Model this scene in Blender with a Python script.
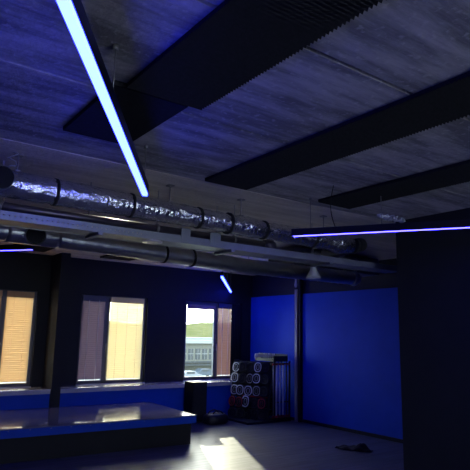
import bpy, bmesh, math, random
from mathutils import Vector, Matrix
random.seed(7)
for o in list(bpy.data.objects): bpy.data.objects.remove(o)
S = bpy.context.scene
C = S.collection
PI = math.pi

# ------------------------------------------------------------------ camera
cam = bpy.data.objects.new('camera', bpy.data.cameras.new('camera'))
C.objects.link(cam)
rt = Vector((0.80836415, -0.58832705, 0.02046191))
up = Vector((-0.12290961, -0.13468159, 0.98323654))
fw = Vector((0.57570881, 0.79732813, 0.18118282))
M = Matrix((rt, up, -fw)).transposed().to_4x4()
M.translation = Vector((0, 0, 1.70))
cam.matrix_world = M
cam.data.sensor_width = 36
cam.data.lens = 36 * 534.0865 / 470
cam.data.clip_start = 0.05
cam.data.clip_end = 900
S.camera = cam

# ------------------------------------------------------------------ world, sun, exposure
S.view_settings.view_transform = 'Standard'
S.view_settings.look = 'None'
S.view_settings.gamma = 1
S.view_settings.exposure = 1.3
W = bpy.data.worlds.new('sky'); S.world = W
W.use_nodes = True
wn = W.node_tree
bg = wn.nodes['Background']
tc = wn.nodes.new('ShaderNodeTexCoord')
sep = wn.nodes.new('ShaderNodeSeparateXYZ')
ramp = wn.nodes.new('ShaderNodeValToRGB')
wn.links.new(tc.outputs['Generated'], sep.inputs[0])
wn.links.new(sep.outputs['Z'], ramp.inputs[0])
wn.links.new(ramp.outputs[0], bg.inputs[0])
ramp.color_ramp.elements[0].color = (.70, .82, 1, 1)
ramp.color_ramp.elements[1].color = (.55, .72, 1, 1)
ramp.color_ramp.elements[1].position = .7
bg.inputs[1].default_value = 3.3
# hazy bright sky around the sun
def wnode(kind, **kw):
    n = wn.nodes.new(kind)
    for k, v in kw.items(): setattr(n, k, v)
    return n
dt = wnode('ShaderNodeVectorMath', operation='DOT_PRODUCT')
wn.links.new(tc.outputs['Generated'], dt.inputs[0])
dt.inputs[1].default_value = Vector((.473, 1, .40)).normalized()
mxm = wnode('ShaderNodeMath', operation='MAXIMUM'); mxm.inputs[1].default_value = 0
wn.links.new(dt.outputs['Value'], mxm.inputs[0])
pw = wnode('ShaderNodeMath', operation='POWER'); pw.inputs[1].default_value = 14
wn.links.new(mxm.outputs[0], pw.inputs[0])
gs = wnode('ShaderNodeMath', operation='MULTIPLY'); gs.inputs[1].default_value = 11
wn.links.new(pw.outputs[0], gs.inputs[0])
bg2 = wn.nodes.new('ShaderNodeBackground'); bg2.inputs[0].default_value = (1, .94, .78, 1)
wn.links.new(gs.outputs[0], bg2.inputs[1])
ads = wn.nodes.new('ShaderNodeAddShader')
wn.links.new(bg.outputs[0], ads.inputs[0]); wn.links.new(bg2.outputs[0], ads.inputs[1])
wn.links.new(ads.outputs[0], wn.nodes['World Output'].inputs[0])

sun = bpy.data.objects.new('sun', bpy.data.lights.new('sun', 'SUN'))
C.objects.link(sun)
sd = Vector((-0.473, -1, -0.40)).normalized()
sun.rotation_euler = sd.to_track_quat('-Z', 'Y').to_euler()
sun.data.energy = 3.2
sun.data.angle = math.radians(0.9)
sun.data.color = (1, .93, .72)

# ------------------------------------------------------------------ materials
def mat(name, col, rough=.6, metal=0.0, spec=.5, emis=None, es=0.0, noise=0, nscale=8, bump=0, bscale=30, stretch=(1, 1, 1), col2=None, coat=0):
    m = bpy.data.materials.new(name); m.use_nodes = True
    nt = m.node_tree; b = nt.nodes['Principled BSDF']
    b.inputs['Base Color'].default_value = (*col, 1)
    b.inputs['Roughness'].default_value = rough
    b.inputs['Metallic'].default_value = metal
    b.inputs['Specular IOR Level'].default_value = spec
    b.inputs['Coat Weight'].default_value = coat
    if emis:
        b.inputs['Emission Color'].default_value = (*emis, 1)
        b.inputs['Emission Strength'].default_value = es
    if noise or bump:
        t = nt.nodes.new('ShaderNodeTexCoord'); mp = nt.nodes.new('ShaderNodeMapping')
        mp.inputs['Scale'].default_value = stretch
        nt.links.new(t.outputs['Object'], mp.inputs[0])
    if noise:
        n = nt.nodes.new('ShaderNodeTexNoise'); n.inputs['Scale'].default_value = nscale
        n.inputs['Detail'].default_value = 6; n.inputs['Roughness'].default_value = .65
        nt.links.new(mp.outputs[0], n.inputs['Vector'])
        r = nt.nodes.new('ShaderNodeValToRGB')
        c2 = col2 or tuple(c * (1 - noise) for c in col)
        r.color_ramp.elements[0].color = (*c2, 1); r.color_ramp.elements[0].position = .3
        r.color_ramp.elements[1].color = (*col, 1); r.color_ramp.elements[1].position = .7
        nt.links.new(n.outputs['Fac'], r.inputs[0]); nt.links.new(r.outputs[0], b.inputs['Base Color'])
    if bump:
        n2 = nt.nodes.new('ShaderNodeTexNoise'); n2.inputs['Scale'].default_value = bscale
        n2.inputs['Detail'].default_value = 3
        nt.links.new(mp.outputs[0], n2.inputs['Vector'])
        bp = nt.nodes.new('ShaderNodeBump'); bp.inputs['Strength'].default_value = bump
        bp.inputs['Distance'].default_value = .016 if metal else .02
        nt.links.new(n2.outputs['Fac'], bp.inputs['Height']); nt.links.new(bp.outputs[0], b.inputs['Normal'])
    return m

def concrete_mat(name, dark, lite, fleck, lo=.36, hi=.68):
    m = bpy.data.materials.new(name); m.use_nodes = True
    nt = m.node_tree; b = nt.nodes['Principled BSDF']; b.inputs['Roughness'].default_value = .85
    b.inputs['Specular IOR Level'].default_value = .25
    t = nt.nodes.new('ShaderNodeTexCoord')
    mp = nt.nodes.new('ShaderNodeMapping'); mp.inputs['Scale'].default_value = (.5, 3.0, 1)
    nt.links.new(t.outputs['Object'], mp.inputs[0])
    n = nt.nodes.new('ShaderNodeTexNoise'); n.inputs['Scale'].default_value = 2.2; n.inputs['Detail'].default_value = 8; n.inputs['Roughness'].default_value = .68
    nt.links.new(mp.outputs[0], n.inputs['Vector'])
    r = nt.nodes.new('ShaderNodeValToRGB')
    r.color_ramp.elements[0].position = lo; r.color_ramp.elements[0].color = (*dark, 1)
    r.color_ramp.elements[1].position = hi; r.color_ramp.elements[1].color = (*lite, 1)
    nt.links.new(n.outputs['Fac'], r.inputs[0])
    # pits and pale flecks
    n3 = nt.nodes.new('ShaderNodeTexNoise'); n3.inputs['Scale'].default_value = 24; n3.inputs['Detail'].default_value = 7
    nt.links.new(t.outputs['Object'], n3.inputs['Vector'])
    r3 = nt.nodes.new('ShaderNodeValToRGB')
    r3.color_ramp.elements[0].position = .57; r3.color_ramp.elements[0].color = (0, 0, 0, 1)
    r3.color_ramp.elements[1].position = .68; r3.color_ramp.elements[1].color = (.4, .4, .4, 1)
    nt.links.new(n3.outputs['Fac'], r3.inputs[0])
    mx = nt.nodes.new('ShaderNodeMixRGB'); mx.inputs[2].default_value = (*fleck, 1)
    nt.links.new(r3.outputs[0], mx.inputs[0]); nt.links.new(r.outputs[0], mx.inputs[1])
    vo = nt.nodes.new('ShaderNodeTexVoronoi'); vo.inputs['Scale'].default_value = 1.35
    nt.links.new(t.outputs['Object'], vo.inputs['Vector'])
    r4 = nt.nodes.new('ShaderNodeValToRGB')
    r4.color_ramp.elements[0].position = .02; r4.color_ramp.elements[0].color = (.15, .15, .15, 1)
    r4.color_ramp.elements[1].position = .035; r4.color_ramp.elements[1].color = (1, 1, 1, 1)
    nt.links.new(vo.outputs['Distance'], r4.inputs[0])
    ml = nt.nodes.new('ShaderNodeMixRGB'); ml.blend_type = 'MULTIPLY'; ml.inputs[0].default_value = 1
    nt.links.new(mx.outputs[0], ml.inputs[1]); nt.links.new(r4.outputs[0], ml.inputs[2])
    nt.links.new(ml.outputs[0], b.inputs['Base Color'])
    bp = nt.nodes.new('ShaderNodeBump'); bp.inputs['Strength'].default_value = .5; bp.inputs['Distance'].default_value = .02
    nt.links.new(n3.outputs['Fac'], bp.inputs['Height']); nt.links.new(bp.outputs[0], b.inputs['Normal'])
    return m

def floor_mat():
    m = bpy.data.materials.new('laminate_floor'); m.use_nodes = True
    nt = m.node_tree; b = nt.nodes['Principled BSDF']
    b.inputs['Roughness'].default_value = .40
    b.inputs['Specular IOR Level'].default_value = .30
    t = nt.nodes.new('ShaderNodeTexCoord')
    br = nt.nodes.new('ShaderNodeTexBrick')
    br.inputs['Scale'].default_value = 1; br.inputs['Brick Width'].default_value = 1.3; br.inputs['Row Height'].default_value = .19
    br.inputs['Mortar Size'].default_value = .004
    br.inputs['Color1'].default_value = (.155, .155, .165, 1); br.inputs['Color2'].default_value = (.115, .115, .125, 1)
    br.inputs['Mortar'].default_value = (.10, .10, .11, 1)
    nt.links.new(t.outputs['Object'], br.inputs['Vector'])
    mp = nt.nodes.new('ShaderNodeMapping'); mp.inputs['Scale'].default_value = (.8, 14, 1)
    nt.links.new(t.outputs['Object'], mp.inputs[0])
    n = nt.nodes.new('ShaderNodeTexNoise'); n.inputs['Scale'].default_value = 1.6; n.inputs['Detail'].default_value = 5
    nt.links.new(mp.outputs[0], n.inputs['Vector'])
    r = nt.nodes.new('ShaderNodeValToRGB')
    r.color_ramp.elements[0].position = .35; r.color_ramp.elements[0].color = (.62, .62, .62, 1)
    r.color_ramp.elements[1].position = .65; r.color_ramp.elements[1].color = (1.1, 1.1, 1.1, 1)
    nt.links.new(n.outputs['Fac'], r.inputs[0])
    mx = nt.nodes.new('ShaderNodeMixRGB'); mx.blend_type = 'MULTIPLY'; mx.inputs[0].default_value = 1
    nt.links.new(br.outputs['Color'], mx.inputs[1]); nt.links.new(r.outputs[0], mx.inputs[2])
    nt.links.new(mx.outputs[0], b.inputs['Base Color'])
    return m

def slat_mat(name, tint, trans, thru=.0):
    m = bpy.data.materials.new(name); m.use_nodes = True
    nt = m.node_tree; nt.nodes.remove(nt.nodes['Principled BSDF'])
    out = nt.nodes['Material Output']
    d = nt.nodes.new('ShaderNodeBsdfDiffuse'); d.inputs[0].default_value = (*tint, 1)
    tr = nt.nodes.new('ShaderNodeBsdfTranslucent'); tr.inputs[0].default_value = (*tint, 1)
    mx = nt.nodes.new('ShaderNodeMixShader'); mx.inputs[0].default_value = trans
    nt.links.new(d.outputs[0], mx.inputs[1]); nt.links.new(tr.outputs[0], mx.inputs[2])
    tp = nt.nodes.new('ShaderNodeBsdfTransparent'); tp.inputs[0].default_value = (1, .9, .7, 1)
    m2 = nt.nodes.new('ShaderNodeMixShader'); m2.inputs[0].default_value = thru
    nt.links.new(mx.outputs[0], m2.inputs[1]); nt.links.new(tp.outputs[0], m2.inputs[2])
    nt.links.new(m2.outputs[0], out.inputs[0])
    return m

def glass_mat():
    m = bpy.data.materials.new('window_glass'); m.use_nodes = True
    nt = m.node_tree; nt.nodes.remove(nt.nodes['Principled BSDF'])
    out = nt.nodes['Material Output']
    tr = nt.nodes.new('ShaderNodeBsdfTransparent'); tr.inputs[0].default_value = (.94, .97, .94, 1)
    g = nt.nodes.new('ShaderNodeBsdfGlossy'); g.inputs['Roughness'].default_value = .02
    f = nt.nodes.new('ShaderNodeFresnel'); f.inputs[0].default_value = 1.3
    mx = nt.nodes.new('ShaderNodeMixShader')
    nt.links.new(f.outputs[0], mx.inputs[0]); nt.links.new(tr.outputs[0], mx.inputs[1]); nt.links.new(g.outputs[0], mx.inputs[2])
    nt.links.new(mx.outputs[0], out.inputs[0])
    return m

CONC = concrete_mat('rough_concrete', (.25, .24, .24), (.60, .575, .56), (.78, .75, .72), .40, .62)
CONC_GLOW = concrete_mat('concrete_window_glow', (.62, .56, .47), (.90, .84, .73), (.92, .88, .80), .35, .65)  # warm window glow on the ceiling put into a paler concrete colour
FLOOR = floor_mat()
BLACKW = mat('black_paint', (.008, .008, .011), .7, noise=.3, nscale=3)
PARTW = mat('charcoal_paint', (.014, .017, .020), .8, noise=.3, nscale=4)
BLUE = mat('blue_paint', (.006, .070, .58), .6, spec=.25, noise=.12, nscale=3)
SILL = mat('sill_white', (.60, .58, .62), .16, spec=.9, coat=.6)
FOAM = mat('charcoal_foam', (.03, .03, .036), .95, spec=.1, noise=.3, nscale=40)
FRAME = mat('dark_window_frame', (.11, .11, .12), .4)
FOIL = mat('crinkled_foil', (.92, .92, .95), .23, 1.0, bump=1.0, bscale=27, noise=.25, nscale=12)
GALV = mat('galvanised_steel', (.55, .57, .60), .33, 1.0, noise=.2, nscale=10)
TRAYM = mat('tray_steel', (.34, .36, .38), .5, .6, noise=.15, nscale=6)
TAPE = mat('black_tape', (.012, .012, .014), .7)
PIPEM = mat('dark_pipe', (.10, .085, .10), .35, .5)
HOLE = mat('black_grille', (.008, .008, .01), .8)
STEEL = mat('hanger_steel', (.35, .34, .33), .4, .8)
BLACK = mat('black_plastic', (.014, .014, .016), .42)
RUBBER = mat('black_rubber', (.012, .012, .013), .65)
GREYP = mat('pale_grey_plastic', (.55, .55, .58), .4)
RIMM = mat('grey_white_grip', (.6, .6, .63), .35)
REDP = mat('red_plastic', (.42, .02, .035), .45)
BARM = mat('chrome_bar', (.92, .92, .95), .45, .0)
CLOTH = mat('black_cloth', (.012, .012, .014), .95, noise=.4, nscale=30)
BAGM = mat('bag_nylon', (.022, .018, .018), .5, noise=.4, nscale=12)
PLATTOP = mat('platform_varnish', (.17, .17, .24), .13, spec=.22, noise=.25, nscale=5, stretch=(1, 8, 1))
SPKTOP = mat('speaker_laminate', (.014, .016, .018), .6, spec=.1)
MESHG = mat('speaker_cloth', (.016, .017, .018), .9)
LED = mat('led_diffuser', (.5, .5, .6), .5, emis=(.017, .027, 1), es=15)
LEDV = mat('led_diffuser_violet', (.5, .5, .6), .5, emis=(.030, .024, 1), es=11)
HOUS = mat('led_housing', (.02, .02, .03), .35, .6)
BRASS = mat('warm_wood_post', (.36, .31, .28), .6)
WHITED = mat('white_dome', (.7, .7, .74), .35)
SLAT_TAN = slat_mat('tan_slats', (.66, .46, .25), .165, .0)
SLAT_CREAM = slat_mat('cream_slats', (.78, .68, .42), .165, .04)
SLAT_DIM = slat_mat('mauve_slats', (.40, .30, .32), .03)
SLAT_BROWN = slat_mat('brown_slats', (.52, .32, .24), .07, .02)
CORD = mat('blind_cord', (.55, .30, .20), .7)
CORDW = mat('pale_blind_tape', (.75, .70, .70), .5)
GLASS = glass_mat()
GRASS = mat('hill_grass', (.125, .115, .055), .9, spec=0, noise=.35, nscale=.12, col2=(.075, .082, .03))
TREE = mat('tree_green', (.16, .20, .07), .9, noise=.5, nscale=.4)
YARD = mat('pale_concrete_yard', (.45, .45, .38), .9, spec=0, noise=.15, nscale=.3)
FACADE = mat('pale_facade', (.15, .145, .115), .8, spec=0)
FACW = mat('white_trim', (.26, .26, .23), .7, spec=0)
DARKG = mat('dark_opening', (.035, .037, .034), .5)
BRICKR = mat('red_door', (.16, .06, .04), .7)
CARP = mat('car_paint_pale', (.18, .18, .18), .3)
CARD = mat('car_paint_dark', (.05, .06, .07), .3)

# ------------------------------------------------------------------ mesh helpers
def bm_new(): return bmesh.new()
def bx(bm, x0, x1, y0, y1, z0, z1, rot=None, piv=None):
    vs = [bm.verts.new(p) for p in ((x0,y0,z0),(x1,y0,z0),(x1,y1,z0),(x0,y1,z0),(x0,y0,z1),(x1,y0,z1),(x1,y1,z1),(x0,y1,z1))]
    for f in ((3,2,1,0),(4,5,6,7),(0,1,5,4),(1,2,6,5),(2,3,7,6),(3,0,4,7)): bm.faces.new([vs[i] for i in f])
    if rot is not None: bmesh.ops.rotate(bm, verts=vs, cent=piv or (0,0,0), matrix=rot)
    return vs
def tube(bm, a, b, r0, r1=None, n=16, cap=True):
    a = Vector(a); b = Vector(b); r1 = r0 if r1 is None else r1
    d = (b - a).normalized(); u = d.orthogonal().normalized(); v = d.cross(u)
    A = []; B = []
    for i in range(n):
        t = 2*PI*i/n; w = u*math.cos(t) + v*math.sin(t)
        A.append(bm.verts.new(a + w*r0)); B.append(bm.verts.new(b + w*r1))
    for i in range(n):
        j = (i+1) % n; f = bm.faces.new((A[i], A[j], B[j], B[i])); f.smooth = True
    if cap: bm.faces.new(A[::-1]); bm.faces.new(B)
def rings(bm, pts, radii, n=28, cap=True):
    # lofted tube through points
    pts = [Vector(p) for p in pts]; R = []
    for k, p in enumerate(pts):
        d = (pts[min(k+1, len(pts)-1)] - pts[max(k-1, 0)]).normalized()
        u = Vector((0,0,1)).cross(d)
        if u.length < .01: u = Vector((0,1,0))
        u.normalize(); v = d.cross(u)
        R.append([bm.verts.new(p + (u*math.cos(2*PI*i/n) + v*math.sin(2*PI*i/n))*radii[k]) for i in range(n)])
    for k in range(len(R)-1):
        for i in range(n):
            j = (i+1) % n
            f = bm.faces.new((R[k][i], R[k][j], R[k+1][j], R[k+1][i])); f.smooth = True
    if cap: bm.faces.new(R[0][::-1]); bm.faces.new(R[-1])
def torus(bm, c, ax, R, r, n=24, m=8, sx=1, sy=1, up=Vector((0,0,1))):
    c = Vector(c); ax = Vector(ax).normalized(); v = (up - ax*up.dot(ax)).normalized(); u = v.cross(ax)
    G = []
    for i in range(n):
        t = 2*PI*i/n; ct = math.cos(t); st = math.sin(t)
        # rounded-rectangle like ring
        q = (abs(ct)**2.6 + abs(st)**2.6) ** (-1/2.6)
        cen = c + u*(R*sx*ct*q) + v*(R*sy*st*q); o = (u*ct + v*st)
        G.append([bm.verts.new(cen + o*(r*math.cos(2*PI*j/m)) + ax*(r*math.sin(2*PI*j/m))) for j in range(m)])
    for i in range(n):
        for j in range(m):
            f = bm.faces.new((G[i][j], G[(i+1)%n][j], G[(i+1)%n][(j+1)%m], G[i][(j+1)%m])); f.smooth = True
def obj(name, bm, m, parent=None, bevel=0, keep=False):
    bmesh.ops.recalc_face_normals(bm, faces=bm.faces)
    me = bpy.data.meshes.new(name)
    if parent is not None and not keep:
        L = parent['_o'] if '_o' in parent else (0,0,0)
        bmesh.ops.translate(bm, verts=bm.verts, vec=(-L[0], -L[1], -L[2]))
    bm.to_mesh(me); bm.free(); me.materials.append(m)
    o = bpy.data.objects.new(name, me); C.objects.link(o)
    if parent is not None:
        o.parent = parent; o['_o'] = parent['_o'] if '_o' in parent else (0,0,0)
    if bevel:
        b = o.modifiers.new('bevel', 'BEVEL'); b.width = bevel; b.segments = 2; b.limit_method = 'ANGLE'
    return o
def thing(name, label, cat, loc=(0,0,0), group=None):
    o = bpy.data.objects.new(name, None); C.objects.link(o); o.location = loc; o['_o'] = loc
    o.empty_display_size = .1
    o['label'] = label; o['category'] = cat
    if group: o['group'] = group
    return o
def tag(o, label, cat, group=None, kind=None):
    o['label'] = label; o['category'] = cat
    if group: o['group'] = group
    if kind: o['kind'] = kind
    return o
def struct(name, bm, m, parent=None, label=None):
    o = obj(name, bm, m, parent)
    if parent is None: o['kind'] = 'structure'
    if label: o['label'] = label; o['category'] = 'room part'
    return o

X0, Y0, ZC = 7.655, 9.861, 3.04
XL, YB = -2.6, -4.2

# ------------------------------------------------------------------ setting
b = bm_new(); bx(b, XL-.2, X0+.2, YB-.2, Y0+.2, -.2, 0); struct('floor', b, FLOOR, label='grey laminate plank floor of the gym')
# ceiling: concrete planks laid along X with open joints
joints = [YB-.2, -2.9, -1.7, -.5, .62, 1.70, 2.73, 3.94, 5.15, 6.35, 7.55, 8.75, Y0+.2]
def planks(b, ks):
    for k in ks:
        y0 = joints[k] + .008; y1 = joints[k+1] - .008
        vs = [(y0, ZC+.03), (y0+.004, ZC), (y1-.004, ZC), (y1, ZC+.03), (y1, ZC+.2), (y0, ZC+.2)]
        A = [b.verts.new((XL-.2, y, z)) for y, z in vs]; B = [b.verts.new((X0+.2, y, z)) for y, z in vs]
        for i in range(6): b.faces.new((A[i], A[(i+1)%6], B[(i+1)%6], B[i]))
        b.faces.new(A); b.faces.new(B)
b = bm_new(); planks(b, range(0, 7)); bx(b, XL-.2, X0+.2, YB-.2, 3.94, ZC+.2, ZC+.3)
struct('ceiling', b, CONC, label='bare concrete plank ceiling with long joints')
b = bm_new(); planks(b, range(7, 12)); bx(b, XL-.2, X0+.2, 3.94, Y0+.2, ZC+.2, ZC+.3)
struct('ceiling_window_side', b, CONC_GLOW, label='concrete ceiling on the window side of the ducts, painted paler for window glow')

# window openings in the back wall (x0, x1), z .80 .. 2.26
ZS, ZT = .72, 2.37
wins = [(1.50, 2.80), (3.60, 4.98), (5.87, 7.36)]
b = bm_new()
xs = XL-.2
for x0, x1 in wins:
    bx(b, xs, x0, Y0, Y0+.22, 0, ZC); bx(b, x0, x1, Y0, Y0+.22, 0, ZS); bx(b, x0, x1, Y0, Y0+.22, ZT, ZC); xs = x1
bx(b, xs, X0+.2, Y0, Y0+.22, 0, ZC)
struct('wall_back', b, BLACKW, label='black painted wall with three windows')
b = bm_new(); bx(b, X0, X0+.2, YB-.2, Y0, 0, ZC); struct('wall_right', b, BLACKW, label='black painted side wall behind the blue panels')
# left and rear walls (behind and beside the viewer)
b = bm_new()
bx(b, XL-.2, XL, YB-.2, Y0+.2, 0, ZC)
struct('wall_left', b, BLACKW, label='black painted left wall')
b = bm_new()
bx(b, XL, .8, YB-.2, YB, 0, ZC); bx(b, .8, 4.2, YB-.2, YB, 0, .9); bx(b, .8, 4.2, YB-.2, YB, 2.3, ZC); bx(b, 4.2, X0, YB-.2, YB, 0, ZC)  # unseen window opening added to brighten the ceiling with daylight
struct('wall_front', b, BLACKW, label='black painted wall behind the viewer')
# dark block of the partition on the right
b = bm_new(); bx(b, 5.15, X0, .2, 3.90, 0, ZC); struct('wall_partition', b, PARTW, label='dark charcoal partition wall jutting in on the right')
b = bm_new(); bx(b, 5.135, 5.15, .2, 3.91, 0, .07); struct('baseboard_partition', b, BLACKW)
# boxed-in lower wall below the windows, with sill boards
b = bm_new(); bx(b, XL, X0, 9.40, Y0, 0, .66)
struct('wall_plinth', b, BLUE, label='blue boxed-in lower wall under the windows')
for k, (x0, x1) in enumerate(((XL, 2.99), (3.16, X0))):
    b = bm_new(); bx(b, x0, x1, 9.36, Y0+.0, .67, .71); bx(b, x0, x1, 9.365, 9.398, .635, .67)
    o = struct('trim_%d' % (k+1), b, SILL, label='pale window sill board %s of the black pillar' % ('left', 'right')[k])
b = bm_new(); bx(b, 2.995, 3.155, 9.34, Y0, 0, ZC); struct('trim_3', b, BLACKW, label='black pillar between the first two windows')
# side wall: blue boards, column between
for k, (y0, y1) in enumerate(((8.31, Y0-.0), (3.95, 8.13))):
    b = bm_new(); bx(b, X0-.035, X0, y0, y1, .06, 2.53)
    bx(b, X0-.042, X0, y0, y0+.012, .06, 2.53)
    struct('wall_panel_%d' % (k+1), b, BLUE, label=('blue wall panel between the corner and the dark column', 'wide blue wall panel right of the dark column')[k])
b = bm_new(); bx(b, X0-.05, X0, 3.90, Y0, 0, .06); struct('baseboard_right', b, BLACKW)
b = bm_new(); bx(b, X0-.10, X0, 8.14, 8.30, 0, ZC); o = struct('trim_4', b, BLACKW, label='dark column between the two blue wall panels')
b = bm_new(); bx(b, X0-.125, X0-.10, 8.20, 8.275, 0, 2.62); obj('pale_edge_strip', b, BRASS, o)

# ------------------------------------------------------------------ windows
def window(n, x0, x1, mull, dark_right=0):
    yf = Y0 + .10
    t = .035
    b = bm_new()
    for a, c in ((x0, x0+t), (x1-t, x1), (mull-.03, mull+.03)): bx(b, a, c, yf-.03, yf+.05, ZS, ZT)
    bx(b, x0, x1, yf-.03, yf+.05, ZS, ZS+t); bx(b, x0, x1, yf-.03, yf+.05, ZT-t, ZT)
    o = struct('window_%d' % n, b, FRAME, label='dark framed window number %d from the left' % n)
    s = bm_new()
    for a, c in ((x0+t, mull-.03), (mull+.03, x1-t)):
        for q in ((a, a+.028), (c-.028, c)): bx(s, q[0], q[1], yf-.045, yf-.03, ZS+t, ZT-t)
        for q in ((ZS+t, ZS+t+.028), (ZT-t-.028, ZT-t)): bx(s, a, c, yf-.045, yf-.03, q[0], q[1])
    obj('sash', s, FRAME, o)
    g = bm_new()
    for a, c in ((x0+t, mull-.03), (mull+.03, x1-t)): bx(g, a, c, yf+.01, yf+.016, ZS+t, ZT-t)
    obj('glass', g, GLASS, o)
    h = bm_new(); bx(h, mull-.012, mull+.012, yf-.075, yf-.045, 1.40, 1.46); tube(h, (mull, yf-.07, 1.43), (mull-.0, yf-.07, 1.32), .009)
    obj('handle', h, STEEL, o)
    i = bm_new(); bx(i, x0, x1, Y0-.02, yf-.03, ZS-.012, ZS+.003); obj('inner_sill', i, SILL, o)
    return o
window(1, 1.50, 2.80, 2.235); window(2, 3.60, 4.98, 4.145); window(3, 5.87, 7.36, 6.70)

def blind(x0, x1, m, label, tilt=68, cords=2, cm=CORD, tape=False, top=ZT-.07, y=Y0+.035):
    t = thing('venetian_blind', label, 'window blind', ((x0+x1)/2, y, ZS+.03))
    b = bm_new(); z = top - .04; pitch = .036; w = .047; n = 0
    ca, sa = math.cos(math.radians(tilt)), math.sin(math.radians(tilt))
    while z > ZS + .075:
        dz = random.uniform(-.0012, .0012)
        pr = []
        for k in range(4):
            u = (k/3 - .5)*w; bow = .0025*(1-(2*k/3-1)**2)
            pr.append((y + u*ca + bow*sa, z + dz + u*sa - bow*ca))
        wob = [random.uniform(-.0032, .0032) for _ in range(5)]
        cols = []
        for i in range(5):
            x = x0 + (x1-x0)*i/4
            cols.append([b.verts.new((x, py, pz + wob[i])) for py, pz in pr])
        for i in range(4):
            for k in range(3):
                f = b.faces.new((cols[i][k], cols[i+1][k], cols[i+1][k+1], cols[i][k+1])); f.smooth = True
        z -= pitch; n += 1
    obj('slats', b, m, t)
    b = bm_new(); bx(b, x0-.005, x1+.005, y-.02, y+.02, top-.05, top+.05); obj('head_rail', b, m if not tape else FRAME, t)
    b = bm_new(); bx(b, x0, x1, y-.013, y+.013, ZS+.05, ZS+.065); obj('bottom_rail', b, m, t)
    for k in range(cords):
        x = x0 + (x1-x0)*((.28, .72) if cords == 2 else (.2, .5, .8))[k]
        b = bm_new(); w = .012 if tape else .003
        bx(b, x-w/2, x+w/2, y-.020, y-.018, ZS+.06, top-.03); obj('ladder_tape' if tape else 'cord', b, cm, t)
    return t
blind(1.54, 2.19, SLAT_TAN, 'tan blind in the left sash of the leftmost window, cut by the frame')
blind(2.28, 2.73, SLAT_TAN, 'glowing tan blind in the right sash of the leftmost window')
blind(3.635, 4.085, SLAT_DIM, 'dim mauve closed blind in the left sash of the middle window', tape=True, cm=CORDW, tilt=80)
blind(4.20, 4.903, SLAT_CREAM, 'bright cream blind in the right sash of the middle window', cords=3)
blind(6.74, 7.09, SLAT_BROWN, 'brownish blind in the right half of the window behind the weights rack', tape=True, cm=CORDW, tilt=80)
t = thing('raised_blind', 'blind drawn up to the top of the open left half of the third window', 'window blind', (6.3, Y0+.035, 2.19))
b = bm_new(); bx(b, 5.93, 6.655, Y0+.015, Y0+.055, 2.29, 2.335); obj('head_rail', b, FRAME, t)
b = bm_new()
for k in range(18): bx(b, 5.935, 6.65, Y0+.02+.002*(k % 2), Y0+.05+.002*(k % 2), 2.20+k*.005, 2.2035+k*.005)
obj('stacked_slats', b, SLAT_DIM, t)
# narrow dark curtain at the right end of the third window
b = bm_new(); N = 24; A = []; B = []
for i in range(N+1):
    x = 7.09 + .27*i/N; yy = Y0 + .03 + .012*math.sin(i*1.6)
    A.append(b.verts.new((x, yy, ZS+.02))); B.append(b.verts.new((x, yy, ZT-.03)))
for i in range(N): f = b.faces.new((A[i], A[i+1], B[i+1], B[i])); f.smooth = True
o = obj('curtain', b, CLOTH); so = o.modifiers.new('s', 'SOLIDIFY'); so.thickness = .004
tag(o, 'narrow dark gathered curtain at the right edge of the third window', 'curtain')

# ------------------------------------------------------------------ outside
b = bm_new(); bx(b, -60, 260, 11, 420, -6.3, -6.0); o = struct('ground', b, YARD); o['label'] = 'pale paved yard outside the windows'; o['category'] = 'ground'
b = bm_new(); NX, NY = 50, 14; G = []
for i in range(NX+1):
    row = []
    for j in range(NY+1):
        x = -60 + 380*i/NX; y = 190 + 160*j/NY
        h = 17.5*math.sin(min(1, j/NY*1.25)*PI/2)**1.2 * (.78 + .1*math.sin(i*.33+1) + .05*math.sin(i*.9)) 
        row.append(b.verts.new((x, y, -6.2 + h + random.uniform(-.35, .35)*(j > 0))))
    G.append(row)
for i in range(NX):
    for j in range(NY): f = b.faces.new((G[i][j], G[i+1][j], G[i+1][j+1], G[i][j+1])); f.smooth = True
o = obj('hill', b, GRASS); o['kind'] = 'structure'; o['label'] = 'green hillside seen through the third window'; o['category'] = 'hill'
def building():
    t = thing('industrial_building', 'pale low building with dark openings seen through the third window', 'building', (55, 88, -6))
    b = bm_new(); bx(b, 20, 100, 88, 100, -6, -.3); obj('facade', b, FACADE, t)
    b = bm_new(); bx(b, 19, 101, 87.2, 101, -.3, .3); bx(b, 19, 101, 92, 101, .3, .7); obj('roof', b, FACW, t)
    x = 44
    for k in range(16):
        w = bm_new(); x0 = x + k*1.55
        bx(w, x0, x0+1.05, 87.93, 88.02, -3.3, -1.3)
        if k in (2, 3): f = obj('door', w, BRICKR if k == 2 else FACW, t)
        else:
            f = obj('window', w, DARKG, t)
            q = bm_new(); bx(q, x0-.06, x0+1.11, 87.90, 87.96, -2.3, -2.2); bx(q, x0+.5, x0+.56, 87.90, 87.96, -3.3, -1.3); obj('glazing_bar', q, FACW, f)
    b = bm_new(); bx(b, 20, 100, 87.6, 87.9, -3.9, -3.6); bx(b, 20, 100, 86, 88, -4.3, -4.1); obj('canopy', b, DARKG, t)
building()
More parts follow.
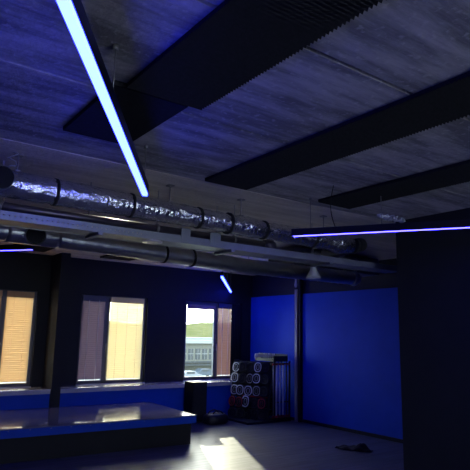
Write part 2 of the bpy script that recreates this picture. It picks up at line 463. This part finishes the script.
def car(x, y, m, label):
    t = thing('car', label, 'car', (x, y, -6))
    b = bm_new()
    prof = [(-2.1,.35),(-2.15,.8),(-1.5,.95),(-.9,1.45),(.7,1.45),(1.3,.98),(2.1,.85),(2.15,.35)]
    A = [b.verts.new((x+p, y-.85, -6+z)) for p, z in prof]; B = [b.verts.new((x+p, y+.85, -6+z)) for p, z in prof]
    for i in range(8): b.faces.new((A[i], A[(i+1)%8], B[(i+1)%8], B[i]))
    b.faces.new(A[::-1]); b.faces.new(B); obj('body', b, m, t, bevel=.06)
    b = bm_new(); bx(b, x-.85, x+.62, y-.87, y+.87, -6+1.0, -6+1.36); obj('side_window', b, DARKG, t)
    for dx in (-1.35, 1.35):
        for dy in (-.8, .8):
            b = bm_new(); tube(b, (x+dx, y+dy-.1, -5.68), (x+dx, y+dy+.1, -5.68), .32); obj('wheel', b, RUBBER, t)
car(53, 82, CARD, 'dark car parked outside before the pale building')
car(47.5, 78, CARP, 'pale car parked outside before the pale building')
b = bm_new()
for k in range(30): bx(b, 20+k*1.6, 20+k*1.6+.1, 60, 60.1, -6, -4.2)
bx(b, 20, 68, 60, 60.1, -4.25, -4.1); bx(b, 20, 68, 60, 60.1, -5.1, -5.0)
tag(obj('railing', b, DARKG), 'dark yard railing outside the third window', 'railing')

# ------------------------------------------------------------------ acoustic ceiling strips
def strip(name, label, x0, x1, y0, y1, zb, group, h=.022, pitch=.024, ribs=True):
    b = bm_new()
    bx(b, x0, x1, y0, y1, zb + (h*.6 if ribs else 0), zb + (h*.6 if ribs else 0) + .02) if ribs else bx(b, x0, x1, y0, y1, zb, zb+.03)
    if ribs:
        n = int((y1-y0)/pitch); zt = zb + h*.6 + .001
        for k in range(n):
            a = y0 + k*(y1-y0)/n; c = y0 + (k+1)*(y1-y0)/n; mdl = (a+c)/2
            pa = [(a, zt), (mdl, zb), (c, zt)]
            # wavy ends: each rib reaches out slightly at its crest
            L = [b.verts.new((x0, a, zt)), b.verts.new((x0-.004, mdl, zb)), b.verts.new((x0, c, zt))]
            R = [b.verts.new((x1, a, zt)), b.verts.new((x1+.004, mdl, zb)), b.verts.new((x1, c, zt))]
            b.faces.new((L[0], L[1], R[1], R[0])); b.faces.new((L[1], L[2], R[2], R[1])); b.faces.new(L); b.faces.new(R)
    o = obj(name, b, FOAM)
    return tag(o, label, 'acoustic panel', group)
GR = 'acoustic foam on the ceiling'
strip('acoustic_panel', 'widest ribbed charcoal ceiling strip, running to the top edge beside the long blue light', 1.10, 1.575, -.4, 2.56, ZC-.040, GR)
strip('acoustic_panel', 'smooth dark ceiling panel behind the long blue light tube', 1.04, 1.50, 2.58, 3.43, ZC-.030, GR, ribs=False)
strip('acoustic_panel', 'second long charcoal ceiling strip, ending above the foil duct', 2.42, 2.87, -.4, 3.82, ZC-.040, GR)
strip('acoustic_panel', 'narrow-looking charcoal ceiling strip above the right-hand blue light', 3.70, 4.15, -.4, 3.72, ZC-.040, GR)
strip('acoustic_panel', 'short dark ceiling panel above the small tilted blue light, mostly behind the spiral duct', 4.98, 5.50, 8.35, 9.0, ZC-.03, GR, ribs=False)
strip('acoustic_panel', 'dark square ceiling panel near the middle window', 3.69, 4.27, 8.47, 9.33, ZC-.03, GR, ribs=False)
strip('acoustic_panel', 'dark square ceiling panel near the leftmost window', 2.08, 2.68, 8.50, 9.33, ZC-.03, GR, ribs=False)

# ------------------------------------------------------------------ LED tubes
def led(a, e, label, wires, w=.040, m=None, drop=.022):
    a = Vector(a); e = Vector(e); d = (e-a).normalized(); s = Vector((-d.y, d.x, 0)).normalized()*w/2
    upv = d.cross(s).normalized(); upv = upv if upv.z > 0 else -upv
    t = thing('linear_light', label, 'light', tuple((a+e)/2), 'blue light tubes')
    def bar(p, q, hw, z0, z1):
        b = bm_new(); vs = []
        for P in (p, q):
            for sg, z in ((-1, z0), (1, z0), (1, z1), (-1, z1)): vs.append(b.verts.new(P + s*sg*hw + upv*z))
        for f in ((0,1,2,3), (7,6,5,4), (0,4,5,1), (1,5,6,2), (2,6,7,3), (3,7,4,0)): b.faces.new([vs[i] for i in f])
        return b
    obj('housing', bar(a-d*.02, e+d*.02, 1.05, 0, .07), HOUS, t)
    obj('diffuser', bar(a, e, .9, -drop, 0), m or LED, t)
    for (u) in wires:
        p = a + (e-a)*u + upv*.07
        b = bm_new(); tube(b, p, (p.x, p.y, ZC-.02), .0035, n=6); tube(b, (p.x, p.y, ZC-.03), (p.x, p.y, ZC-.004), .015, n=10)
        obj('suspension_wire', b, STEEL, t)
led((1.69, 3.48, 2.70), (.10, 1.00, 2.70), 'long bright blue light tube hanging at the upper left', (.03, .5, .95))
led((3.52, 3.88, 2.66), (5.02, 1.48, 2.66), 'blue light tube crossing in front of the dark partition on the right', (.06, .3, .8), .034, LEDV, .004)
led((4.95, 7.20, 2.62), (6.98, 9.78, 2.62), 'short-looking blue light tube pointing down over the third window', (.04, .5, .95))
led((1.80, 6.78, 2.67), (.45, 8.60, 2.67), 'blue light tube at the left edge above the leftmost window', (.04, .5, .95), .034, LEDV, .004)
# further tubes of the same zigzag behind the viewer and to the side
led((.0, .3, 2.70), (-1.6, -2.0, 2.70), 'blue light tube behind the viewer on the left', (.05, .95))
led((3.4, .4, 2.66), (4.6, -1.6, 2.66), 'blue light tube behind the viewer on the right', (.05, .95))

# ------------------------------------------------------------------ foil duct
def foil():
    t = thing('foil_air_duct', 'crinkled silver foil duct with black bands, nearest below the ceiling', 'air duct', (2.4, 4.24, 2.78))
    prof = [(-.6, 2.80, .108), (.93, 2.795, .107), (1.25, 2.79, .106), (1.9, 2.785, .103), (2.6, 2.775, .096), (2.95, 2.77, .092), (3.2, 2.765, .102), (3.40, 2.76, .088), (3.8, 2.755, .093), (4.35, 2.75, .090), (4.55, 2.748, .118), (4.78, 2.745, .085)]
    pts = []; rr = []
    for k in range(len(prof)-1):
        a, c = prof[k], prof[k+1]; n = max(2, int((c[0]-a[0])/.035))
        for i in range(n):
            u = i/n; pts.append((a[0]+(c[0]-a[0])*u, 4.24, a[1]+(c[1]-a[1])*u)); rr.append((a[2]+(c[2]-a[2])*u)*(1+random.uniform(-.03, .03)))
    b = bm_new(); rings(b, pts, rr, n=40)
    for v in b.verts: v.co += Vector((random.uniform(-1,1), random.uniform(-1,1), random.uniform(-1,1)))*.0045
    obj('foil_sleeve', b, FOIL, t)
    for x, r, z in ((1.26,.108,2.79), (1.92,.105,2.784), (2.62,.10,2.774), (2.97,.104,2.77), (3.42,.095,2.76), (4.12,.096,2.752)):
        b = bm_new(); rings(b, [(x-.012, 4.24, z), (x+.012, 4.24, z)], [r+.004]*2, n=32); obj('band', b, TAPE, t)
    for x, z in ((.96, 2.90), (2.31, 2.875), (3.13, 2.865), (4.3, 2.84)):
        b = bm_new(); tube(b, (x, 4.24, z-.01), (x, 4.24, ZC), .006, n=8); bx(b, x-.02, x+.02, 4.22, 4.26, z-.01, z+.012); bx(b, x-.03, x+.03, 4.21, 4.27, ZC-.012, ZC)
        obj('hanger_rod', b, STEEL, t)
    # open branch collar facing the room at the left end
    b = bm_new(); c = Vector((.84, 4.16, 2.805)); d = Vector((-.20, -.97, -.10)).normalized()
    rings(b, [c, c+d*.075], [.085, .085], n=28, cap=False); rings(b, [c+d*.075, c+d*.06], [.085, .078], n=28, cap=False); k = obj('branch_collar', b, GALV, t)
    b = bm_new(); tube(b, c+d*.05, c+d*.074, .083, n=28); obj('grille', b, HOLE, k)
    b = bm_new(); tube(b, (4.79, 4.24, 2.745), (4.83, 4.24, 2.745), .09, n=28); obj('end_flange', b, TAPE, t)
foil()
# dark continuation duct and pipe
b = bm_new(); rings(b, [(-.6, 4.45, 2.66), (3.62, 4.45, 2.655)], [.036, .036], n=20)
tp = thing('pipe', 'thin dark pipe running just under the foil duct', 'pipe', (1.5, 4.45, 2.66)); obj('tube', b, PIPEM, tp)
for x in (.9, 2.3, 3.2):
    b = bm_new(); rings(b, [(x-.012, 4.45, 2.66), (x+.012, 4.45, 2.66)], [.044, .044], n=20); bx(b, x-.004, x+.004, 4.446, 4.454, 2.70, ZC-.01); obj('clamp', b, STEEL, tp)
for x in (3.6,):
    b = bm_new(); rings(b, [(x, 4.45, 2.655), (x+.06, 4.45, 2.655), (x+.10, 4.45, 2.65), (x+.14, 4.45, 2.65)], [.05, .065, .065, .05], n=20); obj('coupling', b, PIPEM, tp)

# ------------------------------------------------------------------ cable tray
def tray():
    ya, yb, zb, zt = 4.34, 4.62, 2.538, 2.602
    t = thing('cable_tray', 'long grey steel cable tray with perforated side under the foil duct', 'cable tray', (2.6, 4.5, zb))
    xa, xb = -.8, 5.86
    b = bm_new(); bx(b, xa, xb, ya, yb, zb, zb+.004); bx(b, xa, xb, ya, ya+.012, zb-.006, zb+.004); bx(b, xa, xb, yb-.012, yb, zb-.006, zb+.004); obj('tray_bottom', b, TRAYM, t)
    # perforated side: top and bottom rails joined by webs
    b = bm_new(); bx(b, xa, xb, ya-.004, ya, zb, zb+.024); bx(b, xa, xb, ya-.004, ya, zb+.036, zt); 
    x = xa
    while x < 2.1: bx(b, x, x+.030, ya-.004, ya, zb+.024, zb+.036); x += .042
    bx(b, 2.1, xb, ya-.004, ya, zb+.024, zb+.036)
    obj('side_rail', b, TRAYM, t)
    b = bm_new(); bx(b, xa, xb, yb, yb+.004, zb, zt); obj('side_rail', b, TRAYM, t)
    for x0, x1 in ((2.50, 2.60), (2.83, 2.95)):
        b = bm_new(); bx(b, x0, x1, ya-.012, ya-.004, zb+.01, zt+.075); bx(b, x0, x1, ya-.012, ya+.04, zt+.07, zt+.075)
        tube(b, ((x0+x1)/2, ya-.014, zt+.04), ((x0+x1)/2, ya-.020, zt+.04), .008, n=10)
        obj('joint_plate', b, TRAYM, t)
    for x in (.3, 1.7, 3.1, 4.5):
        b = bm_new(); bx(b, x-.02, x+.02, ya-.02, yb+.02, zb-.03, zb-.006)
        tube(b, (x, yb+.012, zb-.01), (x, yb+.012, ZC), .005, n=8); obj('support_bracket', b, TRAYM, t)
    for k in range(3):
        b = bm_new(); pts = [(xa + (xb-xa)*i/40, 4.42+.07*k+.012*math.sin(i*.9+k), zb+.02+.004*math.sin(i*1.3)) for i in range(41)]
        rings(b, pts, [.011]*41, n=8); obj('cable', b, TAPE, t)
    for k, (x, s) in enumerate(((.88, 1),)):
        b = bm_new(); tube(b, (x, ya+.0, zt), (x+.03, ya-.0, zt+.09), .006, n=8); obj('tie', b, REDP if 0 else BRASS, t)
tray()

# lamp fittings hanging below / beside the tray
def dome(c, r, h, label):
    t = thing('ceiling_lamp', label, 'lamp', c)
    b = bm_new(); c = Vector(c); n = 32; m = 7; R = []
    for k in range(m+1):
        a = k/m*PI/2; R.append([b.verts.new(c + Vector((math.cos(2*PI*i/n)*r*math.cos(a)*.999+0, math.sin(2*PI*i/n)*r*math.cos(a), h*math.sin(a)))) for i in range(n)] if k < m else [b.verts.new(c+Vector((0,0,h)))])
    for k in range(m-1):
        for i in range(n): f = b.faces.new((R[k][i], R[k][(i+1)%n], R[k+1][(i+1)%n], R[k+1][i])); f.smooth = True
    for i in range(n): b.faces.new((R[m-1][i], R[m-1][(i+1)%n], R[m][0]))
    b.faces.new(R[0][::-1]); obj('shade', b, WHITED, t)
    b = bm_new(); tube(b, c+Vector((0,0,-.012)), c+Vector((0,0,.001)), r*1.05, n=32); obj('rim', b, WHITED, t)
    b = bm_new(); tube(b, c+Vector((0,0,h-.005)), (c.x, c.y, 2.531), .03, n=12); obj('mount', b, STEEL, t)
dome((2.22, 4.37, 2.515), .088, .012, 'flat round white lamp beside the cable tray')
def cone(c, label):
    t = thing('pendant_lamp', label, 'lamp', c); c = Vector(c)
    b = bm_new(); rings(b, [c, c+Vector((0,0,.03)), c+Vector((0,0,.11)), c+Vector((0,0,.16))], [.10, .085, .045, .04], n=24); obj('shade', b, WHITED, t)
    b = bm_new(); tube(b, c+Vector((0,0,.15)), (c.x, c.y, ZC), .01, n=8); obj('stem', b, STEEL, t)
cone((4.98, 5.10, 2.44), 'small white cone lamp on the far duct below the right blue light')

# ------------------------------------------------------------------ spiral duct
def spiral():
    Yd = 5.5
    t = thing('spiral_air_duct', 'smooth galvanised spiral duct running behind the cable tray', 'air duct', (3, Yd, 2.6))
    pts = []; rr = []
    x = -.8
    def zz(x): return 2.645 - .028*max(0, min(3, x-1.2))
    while x < 6.15:
        pts.append((x, Yd, zz(x))); rr.append(.098 + (.0035 if int(round(x/.02)) % 7 == 0 else 0)); x += .02
    b = bm_new(); rings(b, pts, rr, n=32); obj('duct', b, GALV, t)
    for x in (.62, 1.02, 2.95, 3.33):
        b = bm_new(); rings(b, [(x-.015, Yd, zz(x)), (x+.015, Yd, zz(x))], [.106]*2, n=32); obj('band', b, GALV if x < 2 else TAPE, t)
    for x in (2.2, 4.2, 6.0):
        b = bm_new(); tube(b, (x, Yd, zz(x)+.1), (x, Yd, ZC), .005, n=8); obj('hanger_rod', b, STEEL, t)
    # open saddle branch facing down to the room
    c = Vector((1.46, Yd-.03, 2.66)); d = Vector((-.12, -.90, -.36)).normalized()
    b = bm_new(); rings(b, [(1.20, Yd, 2.645), (1.24, Yd, 2.645), (1.68, Yd, 2.64), (1.72, Yd, 2.64)], [.106, .112, .112, .106], n=32); s = obj('saddle', b, GALV, t)
    b = bm_new(); rings(b, [c+d*.05, c+d*.14], [.10, .098], n=30, cap=False); rings(b, [c+d*.14, c+d*.12], [.098, .088], n=30, cap=False); obj('collar', b, GALV, s)
    b = bm_new(); tube(b, c+d*.11, c+d*.125, .092, n=30); obj('grille', b, HOLE, s)
    # bell end
    b = bm_new(); rings(b, [(6.15, Yd, zz(6)), (6.22, Yd, zz(6)), (6.30, Yd, zz(6))], [.10, .115, .075], n=30); obj('end_cap', b, GALV, t)
spiral()
# service box and grilles in the dark area above the partition end
def servbox():
    t = thing('ventilation_unit', 'dark ventilation box with pale louvres near the ceiling by the partition', 'ventilation unit', (6.3, 6.2, 2.72))
    b = bm_new(); bx(b, 5.35, 7.3, 5.9, 6.5, 2.72, 3.0); obj('casing', b, FRAME, t, bevel=.01)
    for x0, x1 in ((5.55, 6.0), (6.25, 6.75)):
        b = bm_new()
        for k in range(5): bx(b, x0, x1, 5.885, 5.9, 2.755+k*.045, 2.780+k*.045)
        obj('louvre', b, TRAYM, t)
    for x in (5.5, 7.1):
        b = bm_new(); tube(b, (x, 6.2, 2.99), (x, 6.2, ZC), .01); obj('hanger_rod', b, STEEL, t)
servbox()
# flexible connection from foil duct end
b = bm_new(); pts = []; rr = []
for i in range(30):
    u = i/29; pts.append((4.84+.62*u, 4.24+1.1*u*u, 2.76+.08*math.sin(u*PI/2))); rr.append(.078 + .006*(i % 2))
rings(b, pts, rr, n=20); tag(obj('flexible_hose', b, TAPE), 'dark ribbed flexible hose at the end of the foil duct', 'hose')
# loose cable bundle at the ceiling
t = thing('cable_bundle', 'tangle of pale loose cable fixed to the ceiling near the partition', 'cable', (4.9, 3.72, 3.0))
for k in range(5):
    b = bm_new(); n = 36; ph = random.random()*6
    pts = [(4.64+.42*i/(n-1), 3.72+.035*math.sin(i*1.1+ph)+.02*math.sin(i*.5+k), 3.005+.02*math.sin(i*.9+ph*2)) for i in range(n)]
    rings(b, pts, [.0065]*n, n=6); obj('loop', b, WHITED, t)
# thin wires
b = bm_new(); pts = [(3.43+.02*i/10, 3.25+.05*math.sin(i/10*3)*1, 3.03-.038*i) for i in range(11)]
rings(b, pts, [.004]*11, n=6); tag(obj('electric_cord', b, TAPE), 'black cord dropping from the ceiling to the right blue light', 'cord')
b = bm_new(); pts = [(.90+.035*math.sin(i*1.1), 4.14+.03*math.cos(i*1.7), 3.03-.014*i) for i in range(14)]
rings(b, pts, [.005]*14, n=6); tag(obj('electric_cord', b, GREYP), 'curled pale cord above the left end of the foil duct', 'cord')
# hanging white strap on the column
b = bm_new(); rings(b, [(7.50, 8.20, 2.97), (7.49, 8.20, 2.87), (7.50, 8.20, 2.80), (7.495, 8.20, 2.70), (7.50, 8.20, 2.66)], [.022, .026, .02, .03, .018], n=12)
bx(b, 7.50, 7.56, 8.19, 8.21, 2.93, 2.96)
tag(obj('hanging_strap', b, GREYP), 'pale bundled strap hanging at the top of the dark column', 'strap')

# ------------------------------------------------------------------ stage platform
def platform():
    yaw = math.radians(-2.7)
    R = Matrix.Rotation(yaw, 3, 'Z'); piv = (4.68, 7.42, 0)
    t = thing('stage_platform', 'low varnished stage platform with blue edge in front of the windows', 'platform', (1.5, 8.4, 0))
    x0, x1, y0, y1 = .9, 4.68, 7.42, 9.17
    b = bm_new(); bx(b, x0, x1, y0, y1, .413, .43, R, piv); obj('top_surface', b, PLATTOP, t)
    b = bm_new()
    bx(b, x0, x1-.0, y0-.006, y0+.03, .31, .4125, R, piv); bx(b, x1-.03, x1+.006, y0, y1, .31, .4125, R, piv); bx(b, x0+.03, x1-.03, y0+.03, y1, .32, .4125, R, piv)
    obj('edge_board', b, BLUE, t)
    b = bm_new(); bx(b, x0+.1, x1-.07, y0+.03, y1-.05, 0, .31, R, piv); obj('base', b, BLACKW, t)
    b = bm_new()
    for k in range(12):
        x = x0 + .2 + k*.27
        v0 = len(b.verts); tube(b, (x, y0-.008, .398), (x, y0-.004, .398), .006, n=8)
    bmesh.ops.rotate(b, verts=b.verts, cent=piv, matrix=R)
    o = obj('edge_screws', b, STEEL, t); o['kind'] = 'stuff'
platform()

# ------------------------------------------------------------------ loudspeaker cabinet, bags
t = thing('loudspeaker', 'tall black cabinet loudspeaker standing under the third window', 'loudspeaker', (5.755, 9.16, 0))
b = bm_new(); bx(b, 5.59, 5.92, 9.02, 9.33, .03, .76); obj('cabinet', b, SPKTOP, t, bevel=.008)
b = bm_new(); bx(b, 5.61, 5.90, 9.006, 9.02, .06, .73); obj('front_grille', b, MESHG, t, bevel=.004)
b = bm_new()
for x in (5.62, 5.89):
    for y in (9.06, 9.29): tube(b, (x, y, 0), (x, y, .035), .02, n=10)
obj('feet', b, RUBBER, t)
def bag(c, sx, sy, sz, label, rot=0):
    t = thing('sports_bag', label, 'bag', (c[0], c[1], 0))
    b = bm_new(); bmesh.ops.create_uvsphere(b, u_segments=28, v_segments=16, radius=1)
    for v in b.verts:
        p = v.co; q = 1 + .05*math.sin(p.x*7+p.y*3) + .04*math.sin(p.y*9)
        e = lambda a, k: math.copysign(abs(a)**k, a)
        p.x, p.y, p.z = e(p.x, .7)*sx*q, e(p.y, .7)*sy*q, e(p.z, .55)*sz
        p.z = max(p.z, -sz*.92)
    bmesh.ops.rotate(b, verts=b.verts, cent=(0,0,0), matrix=Matrix.Rotation(rot, 3, 'Z'))
    bmesh.ops.translate(b, verts=b.verts, vec=(c[0], c[1], sz*.92))
    for f in b.faces: f.smooth = True
    obj('body', b, BAGM, t)
    b = bm_new(); torus(b, (c[0], c[1], sz*1.80), (0,0,1), sx*.72, .012, n=32, sy=sy/sx, up=Vector((0,1,0))); obj('piping', b, GREYP if 0 else STEEL, t)
    for s in (-1, 1):
        b = bm_new(); pts = [(c[0]+sx*.45*math.cos(PI*i/12), c[1]+s*sy*.45, sz*1.75+.07*math.sin(PI*i/12)) for i in range(13)]
        rings(b, pts, [.012]*13, n=8); obj('handle', b, RUBBER, t)
bag((6.0, 8.82), .25, .165, .10, 'low black sports bag on the floor right of the loudspeaker')
bag((5.17, 9.16), .15, .12, .11, 'small dark bag on the floor left of the loudspeaker')

# ------------------------------------------------------------------ weights rack
t = thing('weights_rack', 'black steel rack for body-pump weights standing in the corner', 'weights rack', (6.98, 9.0, 0))
XF = 6.84   # face plane foot; leans back with height
def fx(z): return XF + .16*z
b = bm_new(); bx(b, 6.45, 7.54, 8.38, 9.35, 0, .043); tag(obj('floor_mat', b, RUBBER, bevel=.008), 'square black rubber mat under the weights rack', 'mat')
rackroots = [t]
for y in (8.46, 9.28):
    b = bm_new()
    for xx in (0, .32):
        vs = bx(b, -.025+XF+xx, .025+XF+xx, y-.02, y+.02, .045, 1.16)
        for v in vs:
            if v.co.z > 1: v.co.x += .18*(1 if xx == 0 else .0)
    bx(b, XF+.16, XF+.32, y-.018, y+.018, 1.12, 1.16); bx(b, XF, XF+.32, y-.018, y+.018, .12, .16)
    obj('side_frame', b, BLACK, t)
rowsz = (1.02, .80, .57, .34, .13)
for z in rowsz:
    b = bm_new(); bx(b, fx(z)+.02, min(fx(z)+.17, XF+.29), 8.46, 9.28, z-.125, z-.11); bx(b, fx(z)+.0, fx(z)+.02, 8.46, 9.28, z-.125, z-.095)
    obj('shelf', b, BLACK, t)
b = bm_new(); bx(b, XF+.285, XF+.30, 8.46, 9.28, .10, 1.14); obj('back_panel', b, BLACK, t)

def plate(rim, r=.108):
    p = thing('weight_plate', '', 'weight plate', (0, 0, 0), 'weight plates on the rack')
    b = bm_new(); n = 24; cs = [(1, -.016), (1.0, .016)]
    rings(b, [(.018, 0, 0), (.012, 0, 0), (-.012, 0, 0), (-.018, 0, 0)], [r*.93, r, r, r*.93], n=28)
    obj('disc', b, RUBBER, p)
    b = bm_new(); torus(b, (-.022, 0, 0), (1, 0, 0), r*.80, .0105, n=28, sx=.86, sy=1.0); torus(b, (-.022, 0, 0), (1, 0, 0), r*.42, .0035, n=20, sx=.7, sy=1.1)
    obj('grip_ring', b, rim, p)
    b = bm_new(); rings(b, [(-.020, 0, 0), (-.030, 0, 0)], [.024, .020], n=16); obj('hub', b, BLACK, p)
    return p
protos = {}
def place(rim, key, loc, label, s=1.0, rz=0, tilt=0):
    if key not in protos:
        protos[key] = plate(rim); r = protos[key]
    else:
        src = protos[key]; r = src.copy(); C.objects.link(r)
        for ch in src.children:
            c = ch.copy(); C.objects.link(c); c.parent = r
    r.location = loc; r.rotation_euler = (0, tilt, rz); r.scale = (1, s, s); r['label'] = label
    return r
ord_ = ('first', 'second', 'third', 'fourth', 'fifth')
rown = ('top', 'second', 'third', 'fourth', 'lowest')
colmap = ('wkkwk', 'wkdwk', 'wwwdk', 'rrwkr', 'kkkkk')
rackt = t
for ri, z in enumerate(rowsz):
    for k in range(5):
        y = 9.22 - k*.165 + random.uniform(-.02, .02)
        kind = colmap[ri][k]
        rim = {'w': RIMM, 'k': BLACK, 'd': STEEL, 'r': REDP}[kind]
        nm = {'w': 'grey-white', 'k': 'black', 'd': 'dull steel', 'r': 'red'}[kind]
        s = 1.0 if not (ri == 3 and kind == 'w') else 1.15
        p = place(rim, kind, (fx(z)-.045-.012*(k % 2)-.03*random.random() - (.03 if s > 1 else 0), y, z+.004+(s-1)*.1+random.uniform(-.006,.012)), 'weight plate with %s ring, %s from left on the %s rack row' % (nm, ord_[k], rown[ri]), s, random.uniform(-.35, .12), .14)
        rackroots.append(p)
t = rackt
b = bm_new(); bx(b, fx(.42)-.022, fx(.42)-.012, 8.47, 9.05, .448, .475); obj('red_shelf_edge', b, REDP, t)

# tray of clips on top of the rack
trayroots = []
t = traything = thing('clip_tray', 'black tray of pale barbell clips on top of the rack', 'tray', (7.08, 8.80, 1.16))
b = bm_new(); bx(b, 6.94, 7.30, 8.46, 9.06, 1.16, 1.175); bx(b, 6.94, 6.955, 8.46, 9.06, 1.175, 1.215); bx(b, 7.285, 7.30, 8.46, 9.06, 1.175, 1.30); bx(b, 6.94, 7.30, 8.46, 8.475, 1.175, 1.27); obj('tray_body', b, BLACK, t)
b = bm_new(); bx(b, 6.93, 7.30, 9.045, 9.065, 1.175, 1.30); obj('end_plate', b, GREYP, t)
for k in range(10):
    c = thing('barbell_clip', 'pale ring clip, %s from the left in the tray on the rack' % ('first','second','third','fourth','fifth','sixth','seventh','eighth','ninth','tenth')[k], 'barbell clip', (6.99, 8.99-k*.052, 1.235), 'barbell clips in the tray')
    trayroots.append(c)
    b = bm_new(); y = 8.99-k*.052
    torus(b, (6.995, y, 1.235), (0, 1, 0), .042, .010, n=18, m=6); obj('ring', b, STEEL, c)
    b = bm_new(); bx(b, 6.985, 7.005, y-.006, y+.006, 1.275, 1.315); obj('lever', b, GREYP if k % 3 == 0 else STEEL, c)

# upright bars at the near end of the rack
bars = thing('bar_stand', 'black stand with red sockets holding the upright bars beside the rack', 'bar stand', (7.27, 8.42, .045))
b = bm_new(); bx(b, 7.02, 7.53, 8.395, 8.43, .045, .085); bx(b, 7.50, 7.53, 8.40, 8.43, .085, 1.16); bx(b, 7.02, 7.53, 8.40, 8.43, 1.10, 1.13); bx(b, 7.02, 7.53, 8.40, 8.43, .36, .38); obj('stand_frame', b, BLACK, bars)
bx0 = (7.06, 7.14, 7.225, 7.31, 7.40, 7.47)
for k, x in enumerate(bx0):
    b = bm_new(); tube(b, (x, 8.375, .08), (x, 8.375, .13), .027, n=14); obj('socket', b, REDP, bars)
    b = bm_new(); tube(b, (x, 8.375, 1.09), (x, 8.375, 1.13), .025, n=14); obj('socket', b, REDP, bars)
    m = BARM if k in (1, 2, 3) else (STEEL if k == 0 else PIPEM)
    b = bm_new(); tube(b, (x, 8.375, .09), (x, 8.375, 1.16), .018 if k in (1,2,3) else .013, n=14)
    lab = ('slim steel bar standing nearest the weight plates', 'first of the three pale upright bars, counted from the plates', 'middle one of the three pale upright bars', 'last of the three pale upright bars, counted from the plates', 'dark bar just right of the pale upright bars', 'dark bar standing nearest the blue wall')[k]
    (tag(obj('barbell_bar', b, m), lab, 'barbell', 'upright bars beside the rack'))

for o in trayroots + [traything]: o.location = Vector(o.location) + Vector((.06, -.17, .005))
# the rack and all it carries stands turned away from the side wall
ra = math.radians(27); RR = Matrix.Rotation(ra, 3, 'Z')
for o in rackroots:
    if o.type == 'MESH':
        for v in o.data.vertices: v.co = RR @ (v.co - Vector((6.84, 8.46, 0))) + Vector((6.97, 8.44, 0))
    else:
        o.location = RR @ (Vector(o.location) - Vector((6.84, 8.46, 0))) + Vector((6.97, 8.44, 0)); o.rotation_euler.z += ra

# towel on the floor
b = bm_new(); NX, NY = 26, 12; G = []
dx = Vector((.42, -.90, 0)).normalized(); dy = Vector((.90, .42, 0)).normalized()
for i in range(NX+1):
    row = []
    for j in range(NY+1):
        u = i/NX - .5; v = j/NY - .5
        wd = .20*(1 - .55*abs(u*2)**2)
        h = .014 + .012*math.sin(i*.8+j*.4) + .085*math.exp(-((u-.22)/.13)**2 - (v/.4)**2) * (1+.3*math.sin(j*1.7)) + .02*math.exp(-((u+.15)/.2)**2)
        if i in (0, NX) or j in (0, NY): h = .004
        p = Vector((6.54, 5.85, max(h, .004))) + dx*u*.56 + dy*v*wd*1.4
        row.append(b.verts.new(p))
    G.append(row)
for i in range(NX):
    for j in range(NY): f = b.faces.new((G[i][j], G[i+1][j], G[i+1][j+1], G[i][j+1])); f.smooth = True
o = obj('towel', b, CLOTH); sm = o.modifiers.new('s', 'SOLIDIFY'); sm.thickness = .004; sm.offset = 1
tag(o, 'crumpled black towel lying on the floor near the blue wall', 'towel')

for o in C.objects:
    if '_o' in o: del o['_o']
